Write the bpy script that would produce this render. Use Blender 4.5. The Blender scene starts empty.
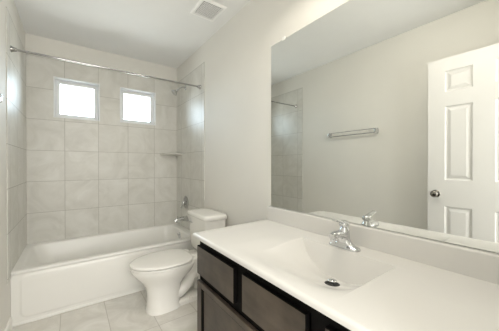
import bpy, bmesh, math, random
from math import pi, sin, cos, sqrt
from mathutils import Vector, Matrix

random.seed(4)
SC = bpy.context.scene
COL = SC.collection

# ------------------------------------------------------------------ dimensions
XL, XR = 0.0, 1.524          # left / right wall
YB, YF = 3.269, 0.06         # back wall, near wall (doorway)
H = 2.50                     # ceiling height

# ------------------------------------------------------------------ camera
cd = bpy.data.cameras.new('camera')
cam = bpy.data.objects.new('camera', cd)
COL.objects.link(cam)
cd.sensor_width = 36.0
cd.sensor_fit = 'HORIZONTAL'
cd.lens = 244.3654 / 499.0 * 36.0
cd.shift_y = 0.5 / 499.0
cd.clip_start = 0.02
cam.location = (0.3693, 0.0, 1.1946)
cam.rotation_euler = (pi / 2 - 0.0053, 0.0, -0.6286)
SC.camera = cam

# ------------------------------------------------------------------ world, light, exposure
W = bpy.data.worlds.new('sky_world')
SC.world = W
W.use_nodes = True
bg = W.node_tree.nodes['Background']
_tc = W.node_tree.nodes.new('ShaderNodeTexCoord')
_sp = W.node_tree.nodes.new('ShaderNodeSeparateXYZ')
_rp = W.node_tree.nodes.new('ShaderNodeValToRGB')
_mr = W.node_tree.nodes.new('ShaderNodeMapRange')
_mr.inputs['From Min'].default_value = -1.0
W.node_tree.links.new(_tc.outputs['Generated'], _sp.inputs[0])
W.node_tree.links.new(_sp.outputs['Z'], _mr.inputs['Value'])
W.node_tree.links.new(_mr.outputs[0], _rp.inputs['Fac'])
_rp.color_ramp.elements[0].position = 0.46          # sunlit ground below the horizon
_rp.color_ramp.elements[0].color = (0.9, 0.92, 0.92, 1)
_rp.color_ramp.elements[1].position = 0.52          # bright hazy sky above it
_rp.color_ramp.elements[1].color = (0.72, 0.86, 1.0, 1)
W.node_tree.links.new(_rp.outputs['Color'], bg.inputs['Color'])
bg.inputs['Strength'].default_value = 10.0


def area(name, loc, rot, sx, sy, power, color, portal=False):
    d = bpy.data.lights.new(name, 'AREA')
    d.shape = 'RECTANGLE'
    d.size, d.size_y = sx, sy
    d.energy = power
    d.color = color
    if portal:
        d.cycles.is_portal = True
    o = bpy.data.objects.new(name, d)
    o.location = loc
    o.rotation_euler = rot
    COL.objects.link(o)
    return o


# vanity fixture over the mirror (above the frame): shades opening downwards
area('vanity_lamp_light', (1.26, 0.70, 2.42), (0, math.radians(36), 0), 0.14, 0.70, 6.6, (1.0, 0.925, 0.815))
# light of the adjoining room, through the doorway behind the camera
area('hall_lamp_light', (0.55, -1.2, 1.45), (pi / 2, 0, 0), 1.6, 1.9, 42.0, (1.0, 0.985, 0.965))

vs = SC.view_settings
SC.display_settings.display_device = 'sRGB'
vs.view_transform = 'Standard'
vs.look = 'None'
vs.exposure = 0.83
vs.gamma = 1.0
vs.use_curve_mapping = False
SC.cycles.max_bounces = 12
SC.cycles.diffuse_bounces = 8
SC.cycles.glossy_bounces = 6
SC.cycles.transparent_max_bounces = 8
SC.cycles.use_denoising = True


# ------------------------------------------------------------------ materials
def new_mat(name):
    m = bpy.data.materials.new(name)
    m.use_nodes = True
    nt = m.node_tree
    b = nt.nodes['Principled BSDF']
    return m, nt, b


def N(nt, t, **kw):
    n = nt.nodes.new(t)
    for k, v in kw.items():
        setattr(n, k, v)
    return n


def mat(name, col, rough=0.5, metal=0.0, spec=0.5, var=0.0, vscale=6.0, bump=0.0, bscale=80.0):
    m, nt, b = new_mat(name)
    b.inputs['Roughness'].default_value = rough
    b.inputs['Metallic'].default_value = metal
    b.inputs['Specular IOR Level'].default_value = spec
    c = (*col, 1)
    if var > 0:
        tc = N(nt, 'ShaderNodeTexCoord')
        no = N(nt, 'ShaderNodeTexNoise')
        no.inputs['Scale'].default_value = vscale
        no.inputs['Detail'].default_value = 4
        nt.links.new(tc.outputs['Object'], no.inputs['Vector'])
        r = N(nt, 'ShaderNodeValToRGB')
        r.color_ramp.elements[0].position = 0.3
        r.color_ramp.elements[1].position = 0.7
        r.color_ramp.elements[0].color = (*[max(0, v * (1 - var)) for v in col], 1)
        r.color_ramp.elements[1].color = (*[min(1, v * (1 + var)) for v in col], 1)
        nt.links.new(no.outputs['Fac'], r.inputs['Fac'])
        nt.links.new(r.outputs['Color'], b.inputs['Base Color'])
    else:
        b.inputs['Base Color'].default_value = c
    if bump > 0:
        tc = N(nt, 'ShaderNodeTexCoord')
        no = N(nt, 'ShaderNodeTexNoise')
        no.inputs['Scale'].default_value = bscale
        no.inputs['Detail'].default_value = 3
        nt.links.new(tc.outputs['Object'], no.inputs['Vector'])
        bp = N(nt, 'ShaderNodeBump')
        bp.inputs['Strength'].default_value = bump
        bp.inputs['Distance'].default_value = 0.002
        nt.links.new(no.outputs['Fac'], bp.inputs['Height'])
        nt.links.new(bp.outputs['Normal'], b.inputs['Normal'])
    return m


def tile_mat(name, ax, off, size, base, dark, light, grout, rough, mortar=0.0035, veinscale=3.4, stagger=0.0):
    """ceramic tile with soft marbling; ax = the two world axes used for the grid"""
    m, nt, b = new_mat(name)
    L = nt.links.new
    geo = N(nt, 'ShaderNodeNewGeometry')
    sep = N(nt, 'ShaderNodeSeparateXYZ')
    L(geo.outputs['Position'], sep.inputs[0])
    cmb = N(nt, 'ShaderNodeCombineXYZ')
    for k in range(2):
        sub = N(nt, 'ShaderNodeMath', operation='SUBTRACT')
        sub.inputs[1].default_value = off[k]
        L(sep.outputs[ax[k]], sub.inputs[0])
        L(sub.outputs[0], cmb.inputs[k])
    br = N(nt, 'ShaderNodeTexBrick')
    br.offset = stagger
    br.offset_frequency = 2
    br.squash = 1.0
    br.inputs['Scale'].default_value = 1.0
    br.inputs['Brick Width'].default_value = size[0]
    br.inputs['Row Height'].default_value = size[1]
    br.inputs['Mortar Size'].default_value = mortar / 2
    br.inputs['Mortar Smooth'].default_value = 0.1
    br.inputs['Bias'].default_value = 0.0
    br.inputs['Color1'].default_value = (0, 0, 0, 1)
    br.inputs['Color2'].default_value = (1, 1, 1, 1)
    br.inputs['Mortar'].default_value = (0.5, 0.5, 0.5, 1)
    L(cmb.outputs[0], br.inputs['Vector'])
    # a different patch of veining on each tile
    sc = N(nt, 'ShaderNodeVectorMath', operation='SCALE')
    sc.inputs['Scale'].default_value = 10.0
    L(br.outputs['Color'], sc.inputs[0])
    add = N(nt, 'ShaderNodeVectorMath', operation='ADD')
    L(geo.outputs['Position'], add.inputs[0])
    L(sc.outputs[0], add.inputs[1])
    no = N(nt, 'ShaderNodeTexNoise')
    no.inputs['Scale'].default_value = veinscale
    no.inputs['Detail'].default_value = 7
    no.inputs['Roughness'].default_value = 0.62
    no.inputs['Distortion'].default_value = 1.6
    L(add.outputs[0], no.inputs['Vector'])
    r = N(nt, 'ShaderNodeValToRGB')
    e = r.color_ramp.elements
    e[0].position = 0.32
    e[0].color = (*dark, 1)
    e[1].position = 0.68
    e[1].color = (*light, 1)
    mid = e.new(0.5)
    mid.color = (*base, 1)
    L(no.outputs['Fac'], r.inputs['Fac'])
    mx = N(nt, 'ShaderNodeMixRGB')
    mx.inputs['Color2'].default_value = (*grout, 1)
    L(br.outputs['Fac'], mx.inputs['Fac'])
    L(r.outputs['Color'], mx.inputs['Color1'])
    L(mx.outputs[0], b.inputs['Base Color'])
    rr = N(nt, 'ShaderNodeMapRange')
    rr.inputs['To Min'].default_value = rough
    rr.inputs['To Max'].default_value = 0.8
    L(br.outputs['Fac'], rr.inputs['Value'])
    L(rr.outputs[0], b.inputs['Roughness'])
    inv = N(nt, 'ShaderNodeMath', operation='SUBTRACT')
    inv.inputs[0].default_value = 1.0
    L(br.outputs['Fac'], inv.inputs[1])
    bp = N(nt, 'ShaderNodeBump')
    bp.inputs['Strength'].default_value = 0.5
    bp.inputs['Distance'].default_value = 0.002
    L(inv.outputs[0], bp.inputs['Height'])
    L(bp.outputs['Normal'], b.inputs['Normal'])
    return m


WALLC = (0.715, 0.703, 0.662)
M = {}
M['wall'] = mat('wall_paint', WALLC, 0.62, var=0.015, vscale=2.0, bump=0.25, bscale=160)
M['ceiling'] = mat('ceiling_paint', (0.80, 0.805, 0.80), 0.8, var=0.01, bump=0.2, bscale=120)
TB, TD, TLt, TG = (0.62, 0.612, 0.572), (0.565, 0.556, 0.515), (0.67, 0.665, 0.63), (0.35, 0.34, 0.305)
TS = (0.3062, 0.3165)
M['tile_back'] = tile_mat('tile_back', (0, 2), (0.003, 0.0745), TS, TB, TD, TLt, TG, 0.40)
M['tile_side'] = tile_mat('tile_side', (1, 2), (YB - 0.3062 * 10 - 0.19, 0.0745), TS, TB, TD, TLt, TG, 0.38)
M['floor'] = tile_mat('floor_tile', (0, 1), (0.295 - 0.2975 * 3, 1.86 - 0.6 * 4), (0.2975, 0.60), (0.67, 0.652, 0.61), (0.60, 0.58, 0.535),
                      (0.76, 0.745, 0.71), (0.46, 0.44, 0.40), 0.3, mortar=0.004, stagger=0.0)
M['trim'] = mat('trim_paint', (0.80, 0.79, 0.755), 0.35, var=0.008)
M['door'] = mat('door_paint', (0.70, 0.695, 0.68), 0.38, var=0.008)
M['tub'] = mat('tub_enamel', (0.80, 0.795, 0.765), 0.30, var=0.006)
M['china'] = mat('vitreous_china', (0.82, 0.81, 0.775), 0.10, var=0.005)
M['seat'] = mat('seat_plastic', (0.84, 0.83, 0.80), 0.22, var=0.005)
M['marble'] = mat('cultured_marble', (0.66, 0.65, 0.625), 0.2, var=0.008, vscale=4)
M['chrome'] = mat('chrome', (0.66, 0.67, 0.68), 0.06, metal=1.0, var=0.02)
M['nickel'] = mat('satin_nickel', (0.40, 0.40, 0.395), 0.14, metal=1.0, var=0.03)
M['bronze'] = mat('dark_metal', (0.30, 0.28, 0.26), 0.16, metal=1.0, var=0.03)
M['black'] = mat('drain_dark', (0.012, 0.012, 0.012), 0.5, var=0.2)
M['vinyl'] = mat('window_vinyl', (0.74, 0.755, 0.76), 0.35, var=0.005)
M['vent'] = mat('vent_plastic', (0.88, 0.88, 0.87), 0.45, var=0.006)
M['vent_dark'] = mat('vent_interior', (0.10, 0.10, 0.10), 0.8, var=0.2)
M['clip'] = mat('clip_plastic', (0.80, 0.80, 0.78), 0.3, var=0.01)
M['edge'] = mat('mirror_edge', (0.12, 0.14, 0.13), 0.3, var=0.1)


def wood(name, c1, c2, rough, axis):
    m, nt, b = new_mat(name)
    L = nt.links.new
    tc = N(nt, 'ShaderNodeTexCoord')
    mp = N(nt, 'ShaderNodeMapping')
    s = [14, 14, 14]
    s[axis] = 1.6
    mp.inputs['Scale'].default_value = s
    L(tc.outputs['Object'], mp.inputs['Vector'])
    no = N(nt, 'ShaderNodeTexNoise')
    no.inputs['Scale'].default_value = 1.0
    no.inputs['Detail'].default_value = 8
    no.inputs['Roughness'].default_value = 0.6
    L(mp.outputs[0], no.inputs['Vector'])
    n2 = N(nt, 'ShaderNodeTexNoise')
    n2.inputs['Scale'].default_value = 9.0
    n2.inputs['Detail'].default_value = 3
    L(tc.outputs['Object'], n2.inputs['Vector'])
    ad = N(nt, 'ShaderNodeMath', operation='ADD')
    L(no.outputs['Fac'], ad.inputs[0])
    L(n2.outputs['Fac'], ad.inputs[1])
    hf = N(nt, 'ShaderNodeMath', operation='MULTIPLY')
    hf.inputs[1].default_value = 0.5
    L(ad.outputs[0], hf.inputs[0])
    r = N(nt, 'ShaderNodeValToRGB')
    r.color_ramp.elements[0].position = 0.35
    r.color_ramp.elements[1].position = 0.66
    r.color_ramp.elements[0].color = (*c1, 1)
    r.color_ramp.elements[1].color = (*c2, 1)
    L(hf.outputs[0], r.inputs['Fac'])
    L(r.outputs['Color'], b.inputs['Base Color'])
    b.inputs['Roughness'].default_value = rough
    return m


M['wood_front'] = wood('stained_wood_front', (0.020, 0.0145, 0.010), (0.088, 0.066, 0.048), 0.38, 1)
M['wood_frame_and_shade'] = wood('espresso_frame_and_shade', (0.0025, 0.0022, 0.002), (0.004, 0.0035, 0.003), 0.6, 2)  # frame wood; also carries the shade of drawer edges and door mouldings
M['wood_frame_and_shade'].node_tree.nodes['Principled BSDF'].inputs['Specular IOR Level'].default_value = 0.1

# mirror silvering
m, nt, b = new_mat('mirror_silver')
b.inputs['Base Color'].default_value = (0.79, 0.805, 0.785, 1)
b.inputs['Metallic'].default_value = 1.0
b.inputs['Roughness'].default_value = 0.0
M['mirror'] = m
# window pane: clear thin glass
m, nt, b = new_mat('window_glass')
nt.nodes.remove(b)
tr = N(nt, 'ShaderNodeBsdfTransparent')
tr.inputs['Color'].default_value = (0.96, 0.98, 0.97, 1)
gl = N(nt, 'ShaderNodeBsdfGlossy')
gl.inputs['Roughness'].default_value = 0.02
fr = N(nt, 'ShaderNodeFresnel')
fr.inputs['IOR'].default_value = 1.45
ms = N(nt, 'ShaderNodeMixShader')
nt.links.new(fr.outputs[0], ms.inputs[0])
nt.links.new(tr.outputs[0], ms.inputs[1])
nt.links.new(gl.outputs[0], ms.inputs[2])
nt.links.new(ms.outputs[0], nt.nodes['Material Output'].inputs['Surface'])
M['glass'] = m


# ------------------------------------------------------------------ mesh helpers
def obj(name, bm, material, parent=None, smooth=False, bevel=0.0, seg=2, angle=40):
    me = bpy.data.meshes.new(name)
    bmesh.ops.recalc_face_normals(bm, faces=bm.faces[:])
    bm.to_mesh(me)
    bm.free()
    me.materials.append(M[material])
    o = bpy.data.objects.new(name, me)
    COL.objects.link(o)
    if parent is not None:
        o.parent = parent
        o.matrix_parent_inverse = Matrix.Translation(parent_world(parent)).inverted()
    if smooth:
        for p in me.polygons:
            p.use_smooth = True
    if bevel > 0:
        md = o.modifiers.new('bevel', 'BEVEL')
        md.width = bevel
        md.segments = seg
        md.limit_method = 'ANGLE'
        md.angle_limit = math.radians(angle)
        md.harden_normals = False
    if smooth and bevel == 0:
        try:
            me.set_sharp_from_angle(angle=math.radians(angle))
        except Exception:
            pass
    return o


def parent_world(o):
    # meshes are built in world space; only the Empties sit away from the origin
    return Vector(o.location) if o.type == 'EMPTY' else Vector((0, 0, 0))


def thing(name, label, cat, loc, group=None):
    o = bpy.data.objects.new(name, None)
    COL.objects.link(o)
    o.location = loc
    o.empty_display_size = 0.05
    o['label'] = label
    o['category'] = cat
    if group:
        o['group'] = group
    return o


def struct(o, label, cat):
    o['kind'] = 'structure'
    o['label'] = label
    o['category'] = cat
    return o


def box(bm, x0, x1, y0, y1, z0, z1):
    vs_ = [bm.verts.new((x, y, z)) for x in (x0, x1) for y in (y0, y1) for z in (z0, z1)]
    for f in ((0, 1, 3, 2), (4, 6, 7, 5), (0, 4, 5, 1), (2, 3, 7, 6), (0, 2, 6, 4), (1, 5, 7, 3)):
        bm.faces.new([vs_[i] for i in f])


def boxes(*bs):
    bm = bmesh.new()
    for b_ in bs:
        box(bm, *b_)
    return bm


def loft(bm, rings, cap0=True, cap1=True):
    """rings: lists of points, equal length, closed"""
    vr = [[bm.verts.new(p) for p in r] for r in rings]
    n = len(vr[0])
    for a, b_ in zip(vr[:-1], vr[1:]):
        for i in range(n):
            j = (i + 1) % n
            bm.faces.new((a[i], a[j], b_[j], b_[i]))
    if cap0:
        bm.faces.new(list(reversed(vr[0])))
    if cap1:
        bm.faces.new(vr[-1])


def frame_from(d):
    d = Vector(d).normalized()
    up = Vector((0, 0, 1)) if abs(d.z) < 0.9 else Vector((0, 1, 0))
    a = d.cross(up).normalized()
    return a, d.cross(a).normalized()


def tube(bm, pts, radii, n=16, flat=1.0):
    pts = [Vector(p) for p in pts]
    if not hasattr(radii, '__len__'):
        radii = [radii] * len(pts)
    rings = []
    a = None
    for i, p in enumerate(pts):
        d = (pts[min(i + 1, len(pts) - 1)] - pts[max(i - 1, 0)]).normalized()
        if a is None:
            a, b_ = frame_from(d)
        else:
            a = (a - d * a.dot(d)).normalized()
            b_ = d.cross(a)
        rings.append([p + a * (cos(2 * pi * k / n) * radii[i]) + b_ * (sin(2 * pi * k / n) * radii[i] * flat) for k in range(n)])
    loft(bm, rings)


def lathe(bm, origin, axis, prof, n=28):
    """prof: (distance along axis, radius)"""
    o = Vector(origin)
    ax = Vector(axis).normalized()
    a, b_ = frame_from(ax)
    rings = [[o + ax * t + (a * cos(2 * pi * k / n) + b_ * sin(2 * pi * k / n)) * max(r, 1e-4) for k in range(n)] for t, r in prof]
    loft(bm, rings)


def curve_pts(ctrl, n=8):
    """Catmull-Rom through control points"""
    P = [Vector(c) for c in ctrl]
    P = [2 * P[0] - P[1]] + P + [2 * P[-1] - P[-2]]
    out = []
    for i in range(1, len(P) - 2):
        for k in range(n):
            t = k / n
            out.append(0.5 * ((2 * P[i]) + (P[i + 1] - P[i - 1]) * t + (2 * P[i - 1] - 5 * P[i] + 4 * P[i + 1] - P[i + 2]) * t * t
                              + (3 * P[i] - P[i - 1] - 3 * P[i + 1] + P[i + 2]) * t ** 3))
    out.append(P[-2])
    return out


def rrect(x0, x1, y0, y1, r, z, n=6):
    """rounded rectangle ring in plan"""
    r = min(r, (x1 - x0) / 2 - 1e-4, (y1 - y0) / 2 - 1e-4)
    out = []
    for cx_, cy_, a0 in ((x1 - r, y1 - r, 0), (x0 + r, y1 - r, pi / 2), (x0 + r, y0 + r, pi), (x1 - r, y0 + r, 1.5 * pi)):
        for k in range(n + 1):
            a = a0 + pi / 2 * k / n
            out.append((cx_ + r * cos(a), cy_ + r * sin(a), z))
    return out


# ------------------------------------------------------------------ the setting
T = 0.11
TZ0, TZ1 = 0.36, 2.297                 # tile surround, bottom and top
TY = 2.405                             # front edge of the tile on the side walls
TT = 0.006                             # tile thickness
WIN = ((0.216, 0.631, 1.690, 2.117), (0.834, 1.247, 1.700, 2.121))

bm = boxes((XL - 0.7, XR + 0.7, -1.6, YB + T, -0.08, 0.0))
fl = struct(obj('floor', bm, 'floor'), 'pale stone-look floor tiles between the vanity, toilet and tub', 'floor')
bm = boxes((XL - 0.7, XR + 0.7, -1.6, YB + T, H, H + 0.08))
struct(obj('ceiling', bm, 'ceiling'), 'plain off-white painted ceiling', 'ceiling')
bm = boxes((XL - T, XL, -0.05, YB + T, 0, H))
wl = struct(obj('wall_left', bm, 'wall'), 'beige painted wall on the left, opposite the mirror', 'wall')
bm = boxes((XR, XR + T, -0.05, YB + T, 0, H))
wr = struct(obj('wall_right', bm, 'wall'), 'beige painted wall on the right behind mirror and toilet', 'wall')
bm = boxes((XL, 0.17, YF - T, YF, 0, H), (0.885, XR, YF - T, YF, 0, H), (0.17, 0.885, YF - T, YF, 2.09, H))
struct(obj('wall_front', bm, 'wall'), 'beige near wall with the open doorway', 'wall')

# the adjoining room behind the camera
bm = boxes((XL - 0.7, XR + 0.7, -1.6, -1.5, 0, H), (XL - 0.7, XL - 0.6, -1.5, -0.05, 0, H), (XR + 0.6, XR + 0.7, -1.5, -0.05, 0, H),
           (XL - 0.6, XL - T, -0.06, -0.05, 0, H), (XR + T, XR + 0.6, -0.06, -0.05, 0, H))
struct(obj('wall_hall', bm, 'wall'), 'beige walls of the hall outside the doorway', 'wall')


def holed(y0, y1, x0, x1, z0, z1, holes):
    bs = []
    xs = sorted({x0, x1} | {h[0] for h in holes} | {h[1] for h in holes})
    for a, b_ in zip(xs[:-1], xs[1:]):
        hs = [h for h in holes if h[0] <= a + 1e-6 and h[1] >= b_ - 1e-6]
        z = z0
        for h in hs:
            bs.append((a, b_, y0, y1, z, h[2]))
            z = h[3]
        bs.append((a, b_, y0, y1, z, z1))
    return boxes(*bs)


wb = struct(obj('wall_back', holed(YB, YB + T + 0.03, XL, XR, 0, H, WIN), 'wall'), 'back wall above and behind the tub with two small windows', 'wall')
obj('wall_tile', holed(YB - TT, YB, XL + TT, XR - TT, TZ0, TZ1, WIN), 'tile_back', wb)
obj('wall_tile', boxes((XL, XL + TT, TY - 0.03, YB, TZ0, TZ1)), 'tile_side', wl, bevel=0.003)
obj('wall_tile', boxes((XR - TT, XR, TY, YB, TZ0, TZ1)), 'tile_side', wr, bevel=0.003)

# windows
WLAB = ('left one of the two small square windows above the tub', 'right one of the two small square windows above the tub')
for i, (x0, x1, z0, z1) in enumerate(WIN):
    y = YB - TT
    c = 0.012
    dpt = 0.10
    # casing bead standing proud of the tile, and the jamb lining behind it
    bm = boxes((x0, x0 + c, y - 0.006, y + dpt, z0, z1), (x1 - c, x1, y - 0.006, y + dpt, z0, z1),
               (x0 + c, x1 - c, y - 0.006, y + dpt, z0, z0 + c), (x0 + c, x1 - c, y - 0.006, y + dpt, z1 - c, z1))
    w = struct(obj('window_%d' % (i + 1), bm, 'vinyl', bevel=0.002), WLAB[i], 'window')
    a0, a1, b0, b1 = x0 + c, x1 - c, z0 + c, z1 - c
    s = 0.040
    yy = y + 0.070
    bm = boxes((a0, a0 + s, yy, yy + 0.035, b0, b1), (a1 - s, a1, yy, yy + 0.035, b0, b1),
               (a0 + s, a1 - s, yy, yy + 0.035, b0, b0 + s), (a0 + s, a1 - s, yy, yy + 0.035, b1 - s, b1))
    f = obj('sash', bm, 'vinyl', w, bevel=0.003)
    obj('pane', boxes((a0 + s, a1 - s, yy + 0.016, yy + 0.020, b0 + s, b1 - s)), 'glass', f)
    # daylight entry
    area('window_portal', ((x0 + x1) / 2, YB + 0.11, (z0 + z1) / 2), (-pi / 2, 0, 0), x1 - x0, z1 - z0, 1.0, (1, 1, 1), portal=True)


# baseboards
def base_prof(x_wall, sgn, y0, y1):
    bm = bmesh.new()
    pr = [(0, 0), (0.013, 0), (0.013, 0.068), (0.009, 0.078), (0.004, 0.084), (0, 0.084)]
    loft(bm, [[(x_wall + sgn * a, yy, z) for a, z in pr] for yy in (y0, y1)])
    return bm


struct(obj('baseboard_left', base_prof(XL, 1, 0.10, 2.463), 'trim'), 'white baseboard at the foot of the left wall', 'baseboard')
struct(obj('baseboard_right', base_prof(XR, -1, 1.34, 2.463), 'trim'), 'white baseboard behind the toilet', 'baseboard')


# ------------------------------------------------------------------ door, open against the left wall
def panel_door():
    x0, x1 = 0.130, 0.165
    y0, y1, z0, z1 = 0.095, 0.806, 0.02, 2.076
    ys = [y0, y0 + 0.118, y0 + 0.293, y0 + 0.418, y0 + 0.593, y1]
    zs = [z0, 0.25, 0.852, 1.068, 1.677, 1.797, 1.968, z1]
    bm = bmesh.new()
    for x, sg in ((x1, -1), (x0, 1)):
        for i in range(5):
            for j in range(7):
                a, b_, c, d = ys[i], ys[i + 1], zs[j], zs[j + 1]
                if i in (1, 3) and j in (1, 3, 5):
                    rs = []
                    for off, dep in ((0, 0), (0.006, 0.007), (0.014, 0.009), (0.020, 0.008), (0.040, 0.002)):
                        xx = x + sg * dep * 1.3
                        rs.append([(xx, a + off, c + off), (xx, b_ - off, c + off), (xx, b_ - off, d - off), (xx, a + off, d - off)])
                    loft(bm, rs, cap0=False, cap1=True)
                else:
                    bm.faces.new([bm.verts.new(p) for p in ((x, a, c), (x, b_, c), (x, b_, d), (x, a, d))])
    # edges of the slab
    for q in (((x0, y0, z0), (x1, y0, z0), (x1, y0, z1), (x0, y0, z1)), ((x0, y1, z0), (x1, y1, z0), (x1, y1, z1), (x0, y1, z1)),
              ((x0, y0, z0), (x1, y0, z0), (x1, y1, z0), (x0, y1, z0)), ((x0, y0, z1), (x1, y0, z1), (x1, y1, z1), (x0, y1, z1))):
        bm.faces.new([bm.verts.new(p) for p in q])
    bmesh.ops.remove_doubles(bm, verts=bm.verts[:], dist=1e-5)
    return bm


dr = struct(obj('door_1', panel_door(), 'door'), 'white six-panel door standing open, seen in the mirror', 'door')
ky, kz = 0.747, 0.950
bm = bmesh.new()
lathe(bm, (0.165, ky, kz), (1, 0, 0), [(0, 0.031), (0.004, 0.032), (0.008, 0.028), (0.010, 0.013), (0.026, 0.012), (0.030, 0.018), (0.037, 0.0265),
                                       (0.046, 0.029), (0.055, 0.026), (0.060, 0.018), (0.062, 0.0)])
obj('door_knob', bm, 'bronze', dr, smooth=True)
bm = bmesh.new()
lathe(bm, (0.130, ky, kz), (-1, 0, 0), [(0, 0.031), (0.004, 0.032), (0.008, 0.028), (0.010, 0.013), (0.026, 0.012), (0.030, 0.018), (0.037, 0.0265),
                                        (0.046, 0.029), (0.055, 0.026), (0.060, 0.018), (0.062, 0.0)])
obj('door_knob', bm, 'bronze', dr, smooth=True)
obj('latch_plate', boxes((0.139, 0.156, 0.8055, 0.8075, kz - 0.028, kz + 0.028)), 'bronze', dr)
for hz in (0.25, 1.05, 1.85):
    bm = bmesh.new()
    lathe(bm, (0.170, 0.090, hz - 0.045), (0, 0, 1), [(0, 0.005), (0.002, 0.006), (0.088, 0.006), (0.09, 0.005)], 12)
    obj('hinge', bm, 'bronze', dr, smooth=True)

# ------------------------------------------------------------------ bathtub
RZ = 0.404
TY0, TY1 = 2.470, YB - TT - 0.002
tub = thing('bathtub', 'white alcove bathtub with panelled apron below the windows', 'bathtub', (XR / 2, (TY0 + TY1) / 2, 0))
tx0, tx1 = XL + 0.002, XR - 0.002
bm = bmesh.new()
rings = []
ix0, ix1, iy0, iy1 = tx0 + 0.055, tx1 - 0.085, TY0 + 0.075, TY1 - 0.055
rings.append(rrect(tx0, tx1, TY0 + 0.012, TY1, 0.004, RZ - 0.03))
rings.append(rrect(tx0, tx1, TY0 + 0.002, TY1, 0.004, RZ - 0.022))
rings.append(rrect(tx0, tx1, TY0, TY1, 0.006, RZ - 0.010))
rings.append(rrect(tx0, tx1, TY0 + 0.003, TY1, 0.006, RZ - 0.003))
rings.append(rrect(tx0, tx1, TY0 + 0.010, TY1, 0.008, RZ))
rings.append(rrect(ix0 - 0.012, ix1 + 0.012, iy0 - 0.012, iy1 + 0.012, 0.11, RZ - 0.001))
rings.append(rrect(ix0 - 0.003, ix1 + 0.003, iy0 - 0.003, iy1 + 0.003, 0.11, RZ - 0.006))
rings.append(rrect(ix0 + 0.004, ix1 - 0.002, iy0 + 0.003, iy1 - 0.003, 0.11, RZ - 0.020))
rings.append(rrect(ix0 + 0.06, ix1 - 0.02, iy0 + 0.03, iy1 - 0.03, 0.12, RZ - 0.17))
rings.append(rrect(ix0 + 0.12, ix1 - 0.035, iy0 + 0.045, iy1 - 0.045, 0.13, RZ - 0.28))
rings.append(rrect(ix0 + 0.16, ix1 - 0.055, iy0 + 0.065, iy1 - 0.065, 0.13, RZ - 0.325))
rings.append(rrect(ix0 + 0.22, ix1 - 0.11, iy0 + 0.12, iy1 - 0.12, 0.10, RZ - 0.34))
loft(bm, rings, cap0=False, cap1=True)
obj('tub_basin', bm, 'tub', tub, smooth=True, angle=60)


def apron():
    """front skirt with a recessed field that has rounded lower corners"""
    bm = bmesh.new()
    z0, z1 = 0.0, RZ - 0.028
    y = TY0 + 0.012
    xs0, xs1, zz0, zz1 = tx0 + 0.045, tx1 - 0.045, 0.034, z1 - 0.004

    def ring(off, yy, r):
        a, b_, c, d = xs0 + off, xs1 - off, zz0 + off, zz1 - off
        return [(p[0], yy, p[1]) for p in rrect(a, b_, c, d, r, 0)]
    out = [(p[0], y, p[1]) for p in rrect(tx0, tx1, z0, z1, 0.0005, 0)]
    rs = [out, ring(0, y, 0.055), ring(0.005, y - 0.001, 0.05), ring(0.013, y - 0.006, 0.045), ring(0.019, y - 0.0075, 0.04)]
    loft(bm, rs, cap0=False, cap1=True)
    # side returns and the foot bead
    box(bm, tx0, tx0 + 0.02, y + 0.0005, y + 0.05, z0, z1)
    box(bm, tx1 - 0.02, tx1, y + 0.0005, y + 0.05, z0, z1)
    pr = [(y, 0.0), (y - 0.008, 0.0), (y - 0.010, 0.006), (y - 0.006, 0.013), (y, 0.018)]
    loft(bm, [[(x, a, z) for a, z in pr] for x in (tx0, tx1)])
    return bm


obj('apron', apron(), 'tub', tub, smooth=True, angle=35)
bm = bmesh.new()
ovx = ix1 - 0.010
lathe(bm, (ovx + 0.003, 2.90, 0.335), (-1, 0, 0.08), [(0, 0.036), (0.004, 0.037), (0.010, 0.033), (0.013, 0.02), (0.014, 0.0)])
ov = obj('overflow_plate', bm, 'chrome', tub, smooth=True)
bm = bmesh.new()
tube(bm, [(ovx - 0.010, 2.90, 0.337), (ovx - 0.022, 2.90, 0.347), (ovx - 0.026, 2.90, 0.362)], [0.005, 0.006, 0.005], 10)
obj('trip_lever', bm, 'chrome', ov, smooth=True)
bm = bmesh.new()
lathe(bm, (ix1 - 0.20, 2.88, RZ - 0.3405), (0, 0, 1), [(0, 0.034), (0.003, 0.034), (0.005, 0.028), (0.005, 0.0)])
obj('tub_drain', bm, 'chrome', tub, smooth=True)

# ------------------------------------------------------------------ tub / shower fittings on the right wall
XT = XR - TT
vy, vz = 2.925, 0.725
va = thing('shower_valve', 'chrome tub and shower valve handle above the spout', 'faucet valve', (XT, vy, vz))
bm = bmesh.new()
lathe(bm, (XT, vy, vz), (-1, 0, 0), [(0, 0.080), (0.004, 0.080), (0.010, 0.070), (0.013, 0.036), (0.02, 0.031)], 36)
obj('escutcheon', bm, 'nickel', va, smooth=True)
bm = bmesh.new()
lathe(bm, (XT - 0.018, vy, vz), (-1, 0, 0), [(0, 0.026), (0.010, 0.028), (0.025, 0.025), (0.032, 0.02), (0.035, 0.0)], 28)
vh = obj('handle_hub', bm, 'chrome', va, smooth=True)
bm = bmesh.new()
tube(bm, curve_pts([(XT - 0.036, vy, vz), (XT - 0.046, vy + 0.010, vz - 0.02), (XT - 0.052, vy + 0.022, vz - 0.050), (XT - 0.060, vy + 0.032, vz - 0.070)], 5),
     [0.013] * 6 + [0.011] * 5 + [0.008] * 5, 12)
obj('lever', bm, 'chrome', vh, smooth=True)

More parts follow.
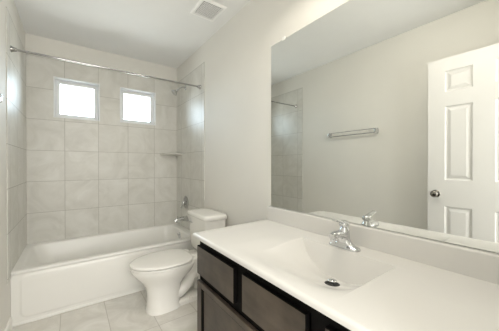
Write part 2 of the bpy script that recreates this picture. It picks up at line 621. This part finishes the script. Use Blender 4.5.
sy, sz = 2.895, 0.530
sp = thing('tub_spout', 'chrome tub spout low on the tiled right wall', 'spout', (XT, sy, sz))
bm = bmesh.new()
lathe(bm, (XT, sy, sz), (-1, 0, 0), [(0, 0.036), (0.006, 0.037), (0.012, 0.030)], 28)
obj('wall_flange', bm, 'chrome', sp, smooth=True)
bm = bmesh.new()
tube(bm, curve_pts([(XT - 0.008, sy, sz), (XT - 0.06, sy, sz), (XT - 0.10, sy, sz - 0.001), (XT - 0.135, sy, sz - 0.006), (XT - 0.150, sy, sz - 0.022)], 4),
     [0.030] * 5 + [0.028] * 4 + [0.026] * 4 + [0.022] * 4, 20)
obj('spout_body', bm, 'chrome', sp, smooth=True)
bm = bmesh.new()
lathe(bm, (XT - 0.118, sy, sz + 0.022), (0, 0, 1), [(0, 0.005), (0.012, 0.005), (0.014, 0.009), (0.020, 0.009), (0.022, 0.0)], 14)
obj('diverter_knob', bm, 'chrome', sp, smooth=True)

hy, hz = 2.94, 2.155
sh = thing('wall_shower', 'small chrome shower head on an arm below the curtain rod', 'shower', (XT, hy, hz))
bm = bmesh.new()
lathe(bm, (XT, hy, hz), (-1, 0, 0), [(0, 0.030), (0.003, 0.030), (0.010, 0.018), (0.012, 0.010)], 24)
obj('wall_flange', bm, 'chrome', sh, smooth=True)
bm = bmesh.new()
arm = curve_pts([(XT - 0.005, hy, hz), (XT - 0.04, hy, hz), (XT - 0.075, hy, hz - 0.018), (XT - 0.105, hy, hz - 0.048)], 5)
tube(bm, arm, 0.0105, 14)
obj('shower_arm', bm, 'chrome', sh, smooth=True)
bm = bmesh.new()
lathe(bm, (XT - 0.100, hy, hz - 0.043), (-0.72, 0, -0.72), [(0, 0.010), (0.006, 0.016), (0.020, 0.017), (0.026, 0.014), (0.045, 0.033), (0.062, 0.041), (0.066, 0.040), (0.067, 0.0)], 24)
obj('spray_head', bm, 'chrome', sh, smooth=True)

# curtain rod
ry, rz = 2.500, 2.050
rod = thing('shower_curtain_rod', 'straight chrome shower curtain rod spanning the tub alcove', 'curtain rod', (XR / 2, ry, rz))
bm = bmesh.new()
tube(bm, [(XL + TT + 0.004, ry, rz), (XR * 0.5, ry, rz), (XR - TT - 0.004, ry, rz)], 0.0085, 18)
obj('rod', bm, 'nickel', rod, smooth=True)
for x, s in ((XL + TT, 1), (XR - TT, -1)):
    bm = bmesh.new()
    lathe(bm, (x, ry, rz), (s, 0, 0), [(0.0005, 0.024), (0.006, 0.024), (0.012, 0.019), (0.030, 0.014), (0.034, 0.011)], 24)
    obj('rod_flange', bm, 'nickel', rod, smooth=True)

# corner shelf
bm = bmesh.new()
cxs, cys, R_ = XR - TT - 0.001, YB - TT - 0.001, 0.220
rg = []
for z, rr in ((1.322, R_ - 0.012), (1.326, R_ - 0.003), (1.333, R_), (1.341, R_ - 0.003), (1.344, R_ - 0.010)):
    rg.append([(cxs, cys, z)] + [(cxs - rr * cos(a), cys - rr * sin(a), z) for a in [pi / 2 * k / 16 for k in range(17)]])
loft(bm, rg)
cs = obj('corner_shelf', bm, 'tile_back', smooth=True, angle=35)
cs['label'] = 'quarter-round corner shelf in the back right tile corner'
cs['category'] = 'shelf'

# ------------------------------------------------------------------ toilet
YC = 2.11
toi = thing('toilet', 'white two-piece toilet with closed lid beside the tub', 'toilet', (1.1, YC, 0))


def egg(xf, xb, hw, z, n=40, eb=2.6, ef=2.0, frac=0.56):
    """egg plan: rounded nose to -x, squarer heel to +x"""
    if z > 0.2:
        z = 0.2 + (z - 0.2) * 0.93
        hw = hw * (1 + 0.34 * (z - 0.2))
        xf = xf - 0.05 * (z - 0.2)
    xc = xf + (xb - xf) * frac
    out = []
    for k in range(n):
        a = 2 * pi * k / n
        c, s = cos(a), sin(a)
        e = eb if c > 0 else ef
        ax_ = (xb - xc) if c > 0 else (xc - xf)
        out.append((xc + ax_ * math.copysign(abs(c) ** (2 / e), c), YC - 0.012 + hw * math.copysign(abs(s) ** (2 / e), s), z))
    return out


bm = bmesh.new()
loft(bm, [egg(0.853, 1.13, 0.118, 0.0, eb=3.2, ef=2.8, frac=0.5), egg(0.855, 1.13, 0.118, 0.012, eb=3.2, ef=2.8, frac=0.5),
          egg(0.862, 1.12, 0.108, 0.03, eb=3, ef=2.6, frac=0.5),
          egg(0.862, 1.12, 0.105, 0.13, eb=3, ef=2.5, frac=0.5), egg(0.850, 1.14, 0.108, 0.20, eb=2.8, ef=2.4, frac=0.5), egg(0.822, 1.18, 0.128, 0.25, ef=2.2),
          egg(0.785, 1.22, 0.156, 0.295, ef=2.1), egg(0.757, 1.24, 0.176, 0.335), egg(0.746, 1.25, 0.184, 0.360), egg(0.746, 1.25, 0.184, 0.374),
          egg(0.752, 1.245, 0.178, 0.379)])
# tank shelf
loft(bm, [rrect(1.17, 1.40, YC - 0.085, YC + 0.085, 0.05, 0.20), rrect(1.16, 1.46, YC - 0.105, YC + 0.105, 0.05, 0.29),
          rrect(1.15, 1.49, YC - 0.125, YC + 0.125, 0.05, 0.345), rrect(1.15, 1.49, YC - 0.125, YC + 0.125, 0.05, 0.374), rrect(1.155, 1.485, YC - 0.12, YC + 0.12, 0.05, 0.379)])
# foot and the exposed trapway on each flank
loft(bm, [rrect(1.02, 1.38, YC - 0.100, YC + 0.100, 0.06, 0.0), rrect(1.02, 1.38, YC - 0.098, YC + 0.098, 0.06, 0.025), rrect(1.03, 1.36, YC - 0.08, YC + 0.08, 0.06, 0.040)])
for s in (-1, 1):
    tp = curve_pts([(1.06, YC + s * 0.045, 0.10), (1.12, YC + s * 0.05, 0.10), (1.19, YC + s * 0.052, 0.16), (1.24, YC + s * 0.052, 0.245),
                    (1.30, YC + s * 0.05, 0.25), (1.335, YC + s * 0.048, 0.19), (1.34, YC + s * 0.045, 0.03)], 6)
    tube(bm, tp, 0.048, 18)
obj('toilet_bowl', bm, 'china', toi, smooth=True, angle=50)
bm = bmesh.new()
ro = [egg(0.744, 1.215, 0.186, z, eb=3.2) for z in (0.3805, 0.383, 0.392, 0.396)]
ri = [egg(0.80, 1.15, 0.125, z, eb=2.5) for z in (0.396, 0.392, 0.383, 0.3805)]
loft(bm, ro + ri + [ro[0]], cap0=False, cap1=False)
obj('seat', bm, 'seat', toi, smooth=True, angle=50)
bm = bmesh.new()
loft(bm, [egg(0.744, 1.222, 0.185, 0.4035, eb=3.2), egg(0.742, 1.224, 0.187, 0.406, eb=3.2), egg(0.742, 1.224, 0.187, 0.413, eb=3.2), egg(0.746, 1.221, 0.183, 0.4185, eb=3.2),
          egg(0.765, 1.205, 0.165, 0.4215, eb=3.2), egg(0.85, 1.15, 0.09, 0.4235, eb=3.0), egg(0.95, 1.08, 0.02, 0.424)])
obj('lid', bm, 'seat', toi, smooth=True, angle=60)
for s in (-1, 1):
    bm = bmesh.new()
    loft(bm, [rrect(1.205, 1.250, YC + s * 0.075 - 0.022, YC + s * 0.075 + 0.022, 0.010, z) for z in (0.367, 0.399)]
         + [rrect(1.210, 1.245, YC + s * 0.075 - 0.018, YC + s * 0.075 + 0.018, 0.010, 0.403)])
    obj('hinge_cap', bm, 'seat', toi, smooth=True, angle=40)
    bm = bmesh.new()
    lathe(bm, (1.20, YC + s * 0.100, 0.034), (0, 0, 1), [(0, 0.014), (0.014, 0.013), (0.022, 0.009), (0.024, 0.0)], 16)
    obj('bolt_cap', bm, 'china', toi, smooth=True)
bm = bmesh.new()
loft(bm, [rrect(1.33, 1.500, YC - 0.175, YC + 0.175, 0.04, 0.380), rrect(1.315, 1.502, YC - 0.195, YC + 0.195, 0.04, 0.40),
          rrect(1.300, 1.504, YC - 0.205, YC + 0.205, 0.04, 0.60), rrect(1.296, 1.505, YC - 0.208, YC + 0.208, 0.04, 0.705)])
obj('tank', bm, 'china', toi, smooth=True, angle=50)
bm = bmesh.new()
LR = lambda o_, z: rrect(1.284 + o_, 1.510 - o_ * 0.3, YC - 0.222 + o_, YC + 0.222 - o_, 0.045, z, 8)
loft(bm, [LR(0.010, 0.7055), LR(0.003, 0.708), LR(0, 0.714), LR(0, 0.733), LR(0.003, 0.740), LR(0.010, 0.745), LR(0.03, 0.748), LR(0.09, 0.750)])
obj('tank_lid', bm, 'china', toi, smooth=True, angle=60)
bm = bmesh.new()
lathe(bm, (1.299, YC + 0.14, 0.66), (-1, 0, 0), [(0, 0.014), (0.006, 0.014), (0.010, 0.008), (0.018, 0.007)], 16)
tube(bm, [(1.283, YC + 0.14, 0.66), (1.281, YC + 0.10, 0.657), (1.281, YC + 0.065, 0.652)], [0.007, 0.006, 0.007], 10)
obj('flush_lever', bm, 'chrome', toi, smooth=True)

# ------------------------------------------------------------------ vanity
CT = 0.802                    # countertop height
CB = 0.781                    # its underside
VY0, VY1 = YF + 0.004, 1.331  # cabinet ends
FX = 0.957                    # plane of the drawer fronts
van = thing('vanity_cabinet', 'dark espresso wood vanity cabinet under the white countertop', 'cabinet', (1.24, 0.69, 0))
bm = boxes((FX + 0.040, XR - 0.003, VY0, VY0 + 0.016, 0.0, CB - 0.002), (FX + 0.040, XR - 0.003, VY1 - 0.016, VY1, 0.0, CB - 0.002),
           (FX + 0.040, XR - 0.003, VY0 + 0.016, VY1 - 0.016, 0.09, 0.106), (XR - 0.010, XR - 0.003, VY0 + 0.016, VY1 - 0.016, 0.106, CB - 0.002),
           (FX + 0.085, FX + 0.100, VY0 + 0.016, VY1 - 0.016, 0.0, 0.09))
obj('cabinet_box', bm, 'wood_frame_and_shade', van)
fz = [(VY0, VY0 + 0.03), (0.445, 0.505), (0.868, 0.928), (VY1 - 0.03, VY1)]
bs = [(FX + 0.020, FX + 0.040, a, b_, 0.09, CB - 0.002) for a, b_ in fz]
for (a, b_), (c, d) in zip(fz[:-1], fz[1:]):
    for z0, z1 in ((0.09, 0.125), (0.515, 0.575), (0.722, CB - 0.002)):
        bs.append((FX + 0.020, FX + 0.040, b_, c, z0, z1))
obj('face_frame', boxes(*bs), 'wood_frame_and_shade', van)


def slab_front(y0, y1, z0, z1):
    bm = bmesh.new()
    x = FX
    R = lambda o_, xx: [(xx, y0 + o_, z0 + o_), (xx, y1 - o_, z0 + o_), (xx, y1 - o_, z1 - o_), (xx, y0 + o_, z1 - o_)]
    loft(bm, [R(0, x + 0.0195), R(0, x + 0.002), R(0.002, x)])
    return bm


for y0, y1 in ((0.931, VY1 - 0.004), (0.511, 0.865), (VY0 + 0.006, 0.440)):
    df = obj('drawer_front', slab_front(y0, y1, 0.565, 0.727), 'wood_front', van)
    df.data.materials.append(M['wood_frame_and_shade'])
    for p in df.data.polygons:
        p.material_index = 0 if p.normal.x < -0.9 else 1  # edge shade put into the colour: edges near-black, face browner


def shaker(y0, y1, z0, z1):
    s, t = 0.052, 0.030
    x = FX
    b_ = boxes((x, x + 0.0195, y0, y0 + s, z0, z1), (x, x + 0.0195, y1 - s, y1, z0, z1),
               (x, x + 0.0195, y0 + s, y1 - s, z0, z0 + s), (x, x + 0.0195, y0 + s, y1 - s, z1 - t, z1))
    d = obj('door', b_, 'wood_front', van, bevel=0.002)
    # moulded inner edge, its shade put in as near-black, and the sunk panel
    bm = bmesh.new()
    a0, a1, c0, c1 = y0 + s, y1 - s, z0 + s, z1 - t
    R = lambda o_, xx: [(xx, a0 + o_, c0 + o_), (xx, a1 - o_, c0 + o_), (xx, a1 - o_, c1 - o_), (xx, a0 + o_, c1 - o_)]
    loft(bm, [R(0.0003, x + 0.002), R(0.004, x + 0.003), R(0.013, x + 0.011), R(0.0135, x + 0.018), R(0.0003, x + 0.018)], cap0=False, cap1=False)
    obj('panel_moulding', bm, 'wood_frame_and_shade', d)
    obj('door_panel', boxes((x + 0.012, x + 0.0175, a0 + 0.001, a1 - 0.001, c0 + 0.001, c1 - 0.001)), 'wood_front', d)


shaker(0.700, VY1 - 0.004, 0.105, 0.526)
shaker(VY0 + 0.006, 0.694, 0.105, 0.526)

# countertop with the moulded basin
top = thing('vanity_countertop', 'white cultured marble countertop with moulded wave basin and backsplash', 'countertop', (1.22, 0.69, CB))
BX0, BX1, BY0, BY1, BD = 0.962, 1.376, 0.425, 0.899, 0.119


def smooth01(t):
    t = max(0.0, min(1.0, t))
    return t * t * (3 - 2 * t)


def basin_z(x, y):
    t = (y - (BY0 + BY1) / 2) / ((BY1 - BY0) / 2)
    ts = (y - (BY0 + BY1) / 2) / (0.36 if t > 0 else (BY1 - BY0) / 2)
    if t <= -1 or ts >= 1 or x <= BX0 or x >= BX1:
        return 0.0
    A = max(0.0, 1 - abs(t) ** (2.4 if t > 0 else 2.9))
    # floor of the bowl: nearly level round the drain, then a long ramp to the front
    if x > 1.25:
        B = 0.86 + 0.14 * min(1.0, (x - 1.25) / 0.072)
    else:
        B = 0.86 * smooth01((x - BX0) / (1.25 - BX0)) ** 0.9
    w = smooth01((1.32 - x) / 0.30)
    if t > 0:
        A = A * (1 - w) + w * (1 - ts * ts) ** 2
    # straight back wall of the bowl
    return max(0.0, min((BX1 - x) / 0.45, BD * A * B))


def lin(a, b_, n):
    return [a + (b_ - a) * k / n for k in range(n)]


CX0, CX1 = 0.931, XR - 0.002
er = 0.012
xs = [CX0 + er * (1 - cos(pi / 2 * k / 6)) for k in range(6)] + lin(CX0 + er, BX0, 3) + lin(BX0, 1.29, 30) + lin(1.29, BX1, 44) + lin(BX1, CX1, 5) + [CX1]
ys = lin(YF + 0.002, BY0 - 0.002, 6) + lin(BY0 - 0.002, BY0 + 0.05, 20) + lin(BY0 + 0.05, BY1 - 0.05, 80) + lin(BY1 - 0.05, BY1 + 0.002, 20) \
    + lin(BY1 + 0.002, 1.04, 14) + lin(1.04, 1.345 - er, 6) + [1.345 - er * (1 - sin(pi / 2 * k / 6)) for k in range(7)]


def skew(x, y):
    # the wall end of the top is a touch longer than its front
    return y + (0.022 * (x - 1.215) / 0.59) * max(0.0, (y - 0.9) / 0.425)


bm = bmesh.new()
gv = []
for x in xs:
    row = []
    for y in ys:
        z = CT - basin_z(x, y)
        dz = 0.0
        for e in (x - CX0, 1.345 - y):
            if e < er:
                dz = max(dz, er - sqrt(max(0.0, er * er - (er - e) ** 2)))
        row.append(bm.verts.new((x, skew(x, y), z - dz)))
    gv.append(row)
for i in range(len(xs) - 1):
    for j in range(len(ys) - 1):
        bm.faces.new((gv[i][j], gv[i + 1][j], gv[i + 1][j + 1], gv[i][j + 1]))
ni, nj = len(xs) - 1, len(ys) - 1
per = [gv[i][0] for i in range(ni + 1)] + [gv[ni][j] for j in range(1, nj + 1)] + [gv[i][nj] for i in range(ni - 1, -1, -1)] + [gv[0][j] for j in range(nj - 1, 0, -1)]
low = [bm.verts.new((v.co.x, v.co.y, CB)) for v in per]
for k in range(len(per)):
    q = (k + 1) % len(per)
    if abs(per[k].co.z - CB) + abs(per[q].co.z - CB) > 1e-6:
        bm.faces.new((per[k], per[q], low[q], low[k]))
# underside ring (open below the bowl)
obj('countertop', bm, 'marble', top, smooth=True, angle=30)
bm = bmesh.new()
BS = 1.497
loft(bm, [[(BS, a, CT - 0.001), (XR - 0.001, b_, CT - 0.001), (XR - 0.001, b_, 0.897), (BS + 0.006, a, 0.897), (BS + 0.002, a, 0.895), (BS, a, 0.890)]
          for a, b_ in ((YF + 0.003, YF + 0.003), (1.333, 1.337))])
obj('backsplash', bm, 'marble', top, bevel=0.0)
dx, dy = 1.240, 0.615
dz = CT - basin_z(dx, dy)
gx = (basin_z(dx + 0.02, dy) - basin_z(dx - 0.02, dy)) / 0.04
gy = (basin_z(dx, dy + 0.02) - basin_z(dx, dy - 0.02)) / 0.04
nrm = Vector((gx, gy, 1)).normalized()
dc = Vector((dx, dy, dz))
bm = bmesh.new()
lathe(bm, dc - nrm * 0.004, nrm, [(0, 0.031), (0.0055, 0.031), (0.007, 0.029), (0.007, 0.0225), (0.0055, 0.022)], 28)
dn = obj('drain_flange', bm, 'black', top, smooth=True)
bm = bmesh.new()
lathe(bm, dc + nrm * 0.001, nrm, [(0, 0.006), (0.010, 0.006), (0.0105, 0.017), (0.014, 0.0175), (0.017, 0.013), (0.018, 0.0)], 24)
obj('drain_stopper', bm, 'chrome', dn, smooth=True)

# ------------------------------------------------------------------ faucet
fx, fy = 1.418, 0.675
fa = thing('basin_faucet', 'chrome single-lever basin faucet behind the sink in front of the mirror', 'faucet', (fx, fy, CT))
bm = bmesh.new()


def frr(hx, hy_, z, cx_=0.0):
    return rrect(fx - hx + cx_, fx + hx + cx_, fy - hy_, fy + hy_, 0.026, CT + z, 8)


loft(bm, [frr(0.027, 0.078, 0.0005), frr(0.027, 0.078, 0.006), frr(0.024, 0.073, 0.011), frr(0.021, 0.055, 0.016), frr(0.021, 0.036, 0.026), frr(0.020, 0.027, 0.042)])
obj('base_plate', bm, 'chrome', fa, smooth=True, angle=60)
bm = bmesh.new()
lathe(bm, (fx, fy, CT + 0.030), (0, 0, 1), [(0, 0.027), (0.020, 0.026), (0.045, 0.024), (0.060, 0.021), (0.066, 0.015), (0.072, 0.014)], 28)
sp_ = curve_pts([(fx + 0.004, fy, CT + 0.052), (fx - 0.035, fy, CT + 0.068), (fx - 0.075, fy, CT + 0.072), (fx - 0.100, fy, CT + 0.066)], 6)
tube(bm, sp_, [0.022] * 4 + [0.020] * 5 + [0.018] * 5 + [0.016] * 5, 18, flat=0.85)
tube(bm, [(fx - 0.084, fy, CT + 0.064), (fx - 0.087, fy, CT + 0.048), (fx - 0.088, fy, CT + 0.036)], [0.013, 0.0125, 0.012], 16)
obj('spout', bm, 'chrome', fa, smooth=True, angle=60)
bm = bmesh.new()
lathe(bm, (fx, fy, CT + 0.100), (-0.12, 0, 1), [(0, 0.020), (0.004, 0.0235), (0.016, 0.0225), (0.024, 0.016), (0.027, 0.0)], 24)
tube(bm, curve_pts([(fx + 0.018, fy, CT + 0.112), (fx - 0.015, fy, CT + 0.122), (fx - 0.045, fy, CT + 0.130), (fx - 0.078, fy, CT + 0.138)], 5),
     [0.017] * 4 + [0.017] * 4 + [0.015] * 4 + [0.013] * 4, 14, flat=0.42)
obj('lever_handle', bm, 'chrome', fa, smooth=True, angle=60)

# ------------------------------------------------------------------ mirror
my0, my1, mz0, mz1 = YF + 0.02, 1.318, 0.899, 2.035
mi = thing('wall_mirror', 'large frameless wall mirror above the vanity countertop', 'mirror', (XR, (my0 + my1) / 2, mz0))
mb = obj('mirror_backing', boxes((XR - 0.0050, XR - 0.0005, my0, my1, mz0, mz1)), 'edge', mi)
obj('mirror_glass', boxes((XR - 0.0060, XR - 0.0051, my0 + 0.001, my1 - 0.001, mz0 + 0.001, mz1 - 0.001)), 'mirror', mi)
for y in (1.19, 0.69, 0.25):
    obj('mirror_clip', boxes((XR - 0.010, XR - 0.0005, y - 0.012, y + 0.012, mz1 + 0.0005, mz1 + 0.014),
                             (XR - 0.010, XR - 0.0065, y - 0.012, y + 0.012, mz1 - 0.008, mz1 + 0.0005)), 'clip', mi)

# ------------------------------------------------------------------ towel bar on the left wall
tb = thing('towel_bar', 'chrome double towel bar on the left wall, seen in the mirror', 'towel bar', (XL, 1.63, 1.555))
t0, t1, tx = 1.32, 1.905, 0.046
for z, r in ((1.541, 0.0075), (1.584, 0.0045)):
    bm = bmesh.new()
    tube(bm, [(tx, t0, z), (tx, (t0 + t1) / 2, z), (tx, t1, z)], r, 16)
    obj('bar', bm, 'chrome', tb, smooth=True)
for y in (t0, t1):
    bm = bmesh.new()
    loft(bm, [[(x, y + rr * 0.36 * cos(a), 1.5625 + rr * 0.8 * sin(a)) for a in [2 * pi * k / 24 for k in range(24)]]
              for x, rr in ((XL + 0.0005, 0.040), (XL + 0.006, 0.040), (XL + 0.011, 0.034), (XL + 0.032, 0.031), (XL + 0.050, 0.033), (XL + 0.056, 0.030), (XL + 0.058, 0.020))])
    obj('post', bm, 'chrome', tb, smooth=True)

# ------------------------------------------------------------------ ceiling vent
vx0, vx1, vy0, vy1 = 1.192, 1.412, 1.752, 1.998
ve = thing('ceiling_vent', 'square white exhaust fan grille on the ceiling', 'vent', ((vx0 + vx1) / 2, (vy0 + vy1) / 2, H))
fw = 0.026
bm = bmesh.new()
R = lambda o_, z: [(vx0 + o_, vy0 + o_, z), (vx1 - o_, vy0 + o_, z), (vx1 - o_, vy1 - o_, z), (vx0 + o_, vy1 - o_, z)]
loft(bm, [R(0, H - 0.0005), R(0, H - 0.006), R(0.008, H - 0.014), R(fw - 0.003, H - 0.014), R(fw, H - 0.010), R(fw, H - 0.0005)], cap0=False, cap1=False)
obj('grille_frame', bm, 'vent', ve)
bm = bmesh.new()
nx = 15
for k in range(1, nx):
    x = vx0 + fw + (vx1 - vx0 - 2 * fw) * k / nx
    box(bm, x - 0.0014, x + 0.0014, vy0 + fw, vy1 - fw, H - 0.0125, H - 0.0095)
    y = vy0 + fw + (vy1 - vy0 - 2 * fw) * k / nx
    box(bm, vx0 + fw, vx1 - fw, y - 0.0016, y + 0.0016, H - 0.0122, H - 0.0092)
obj('grille', bm, 'vent', ve)
obj('fan_housing', boxes((vx0 + fw, vx1 - fw, vy0 + fw, vy1 - fw, H - 0.002, H - 0.0006)), 'vent_dark', ve)
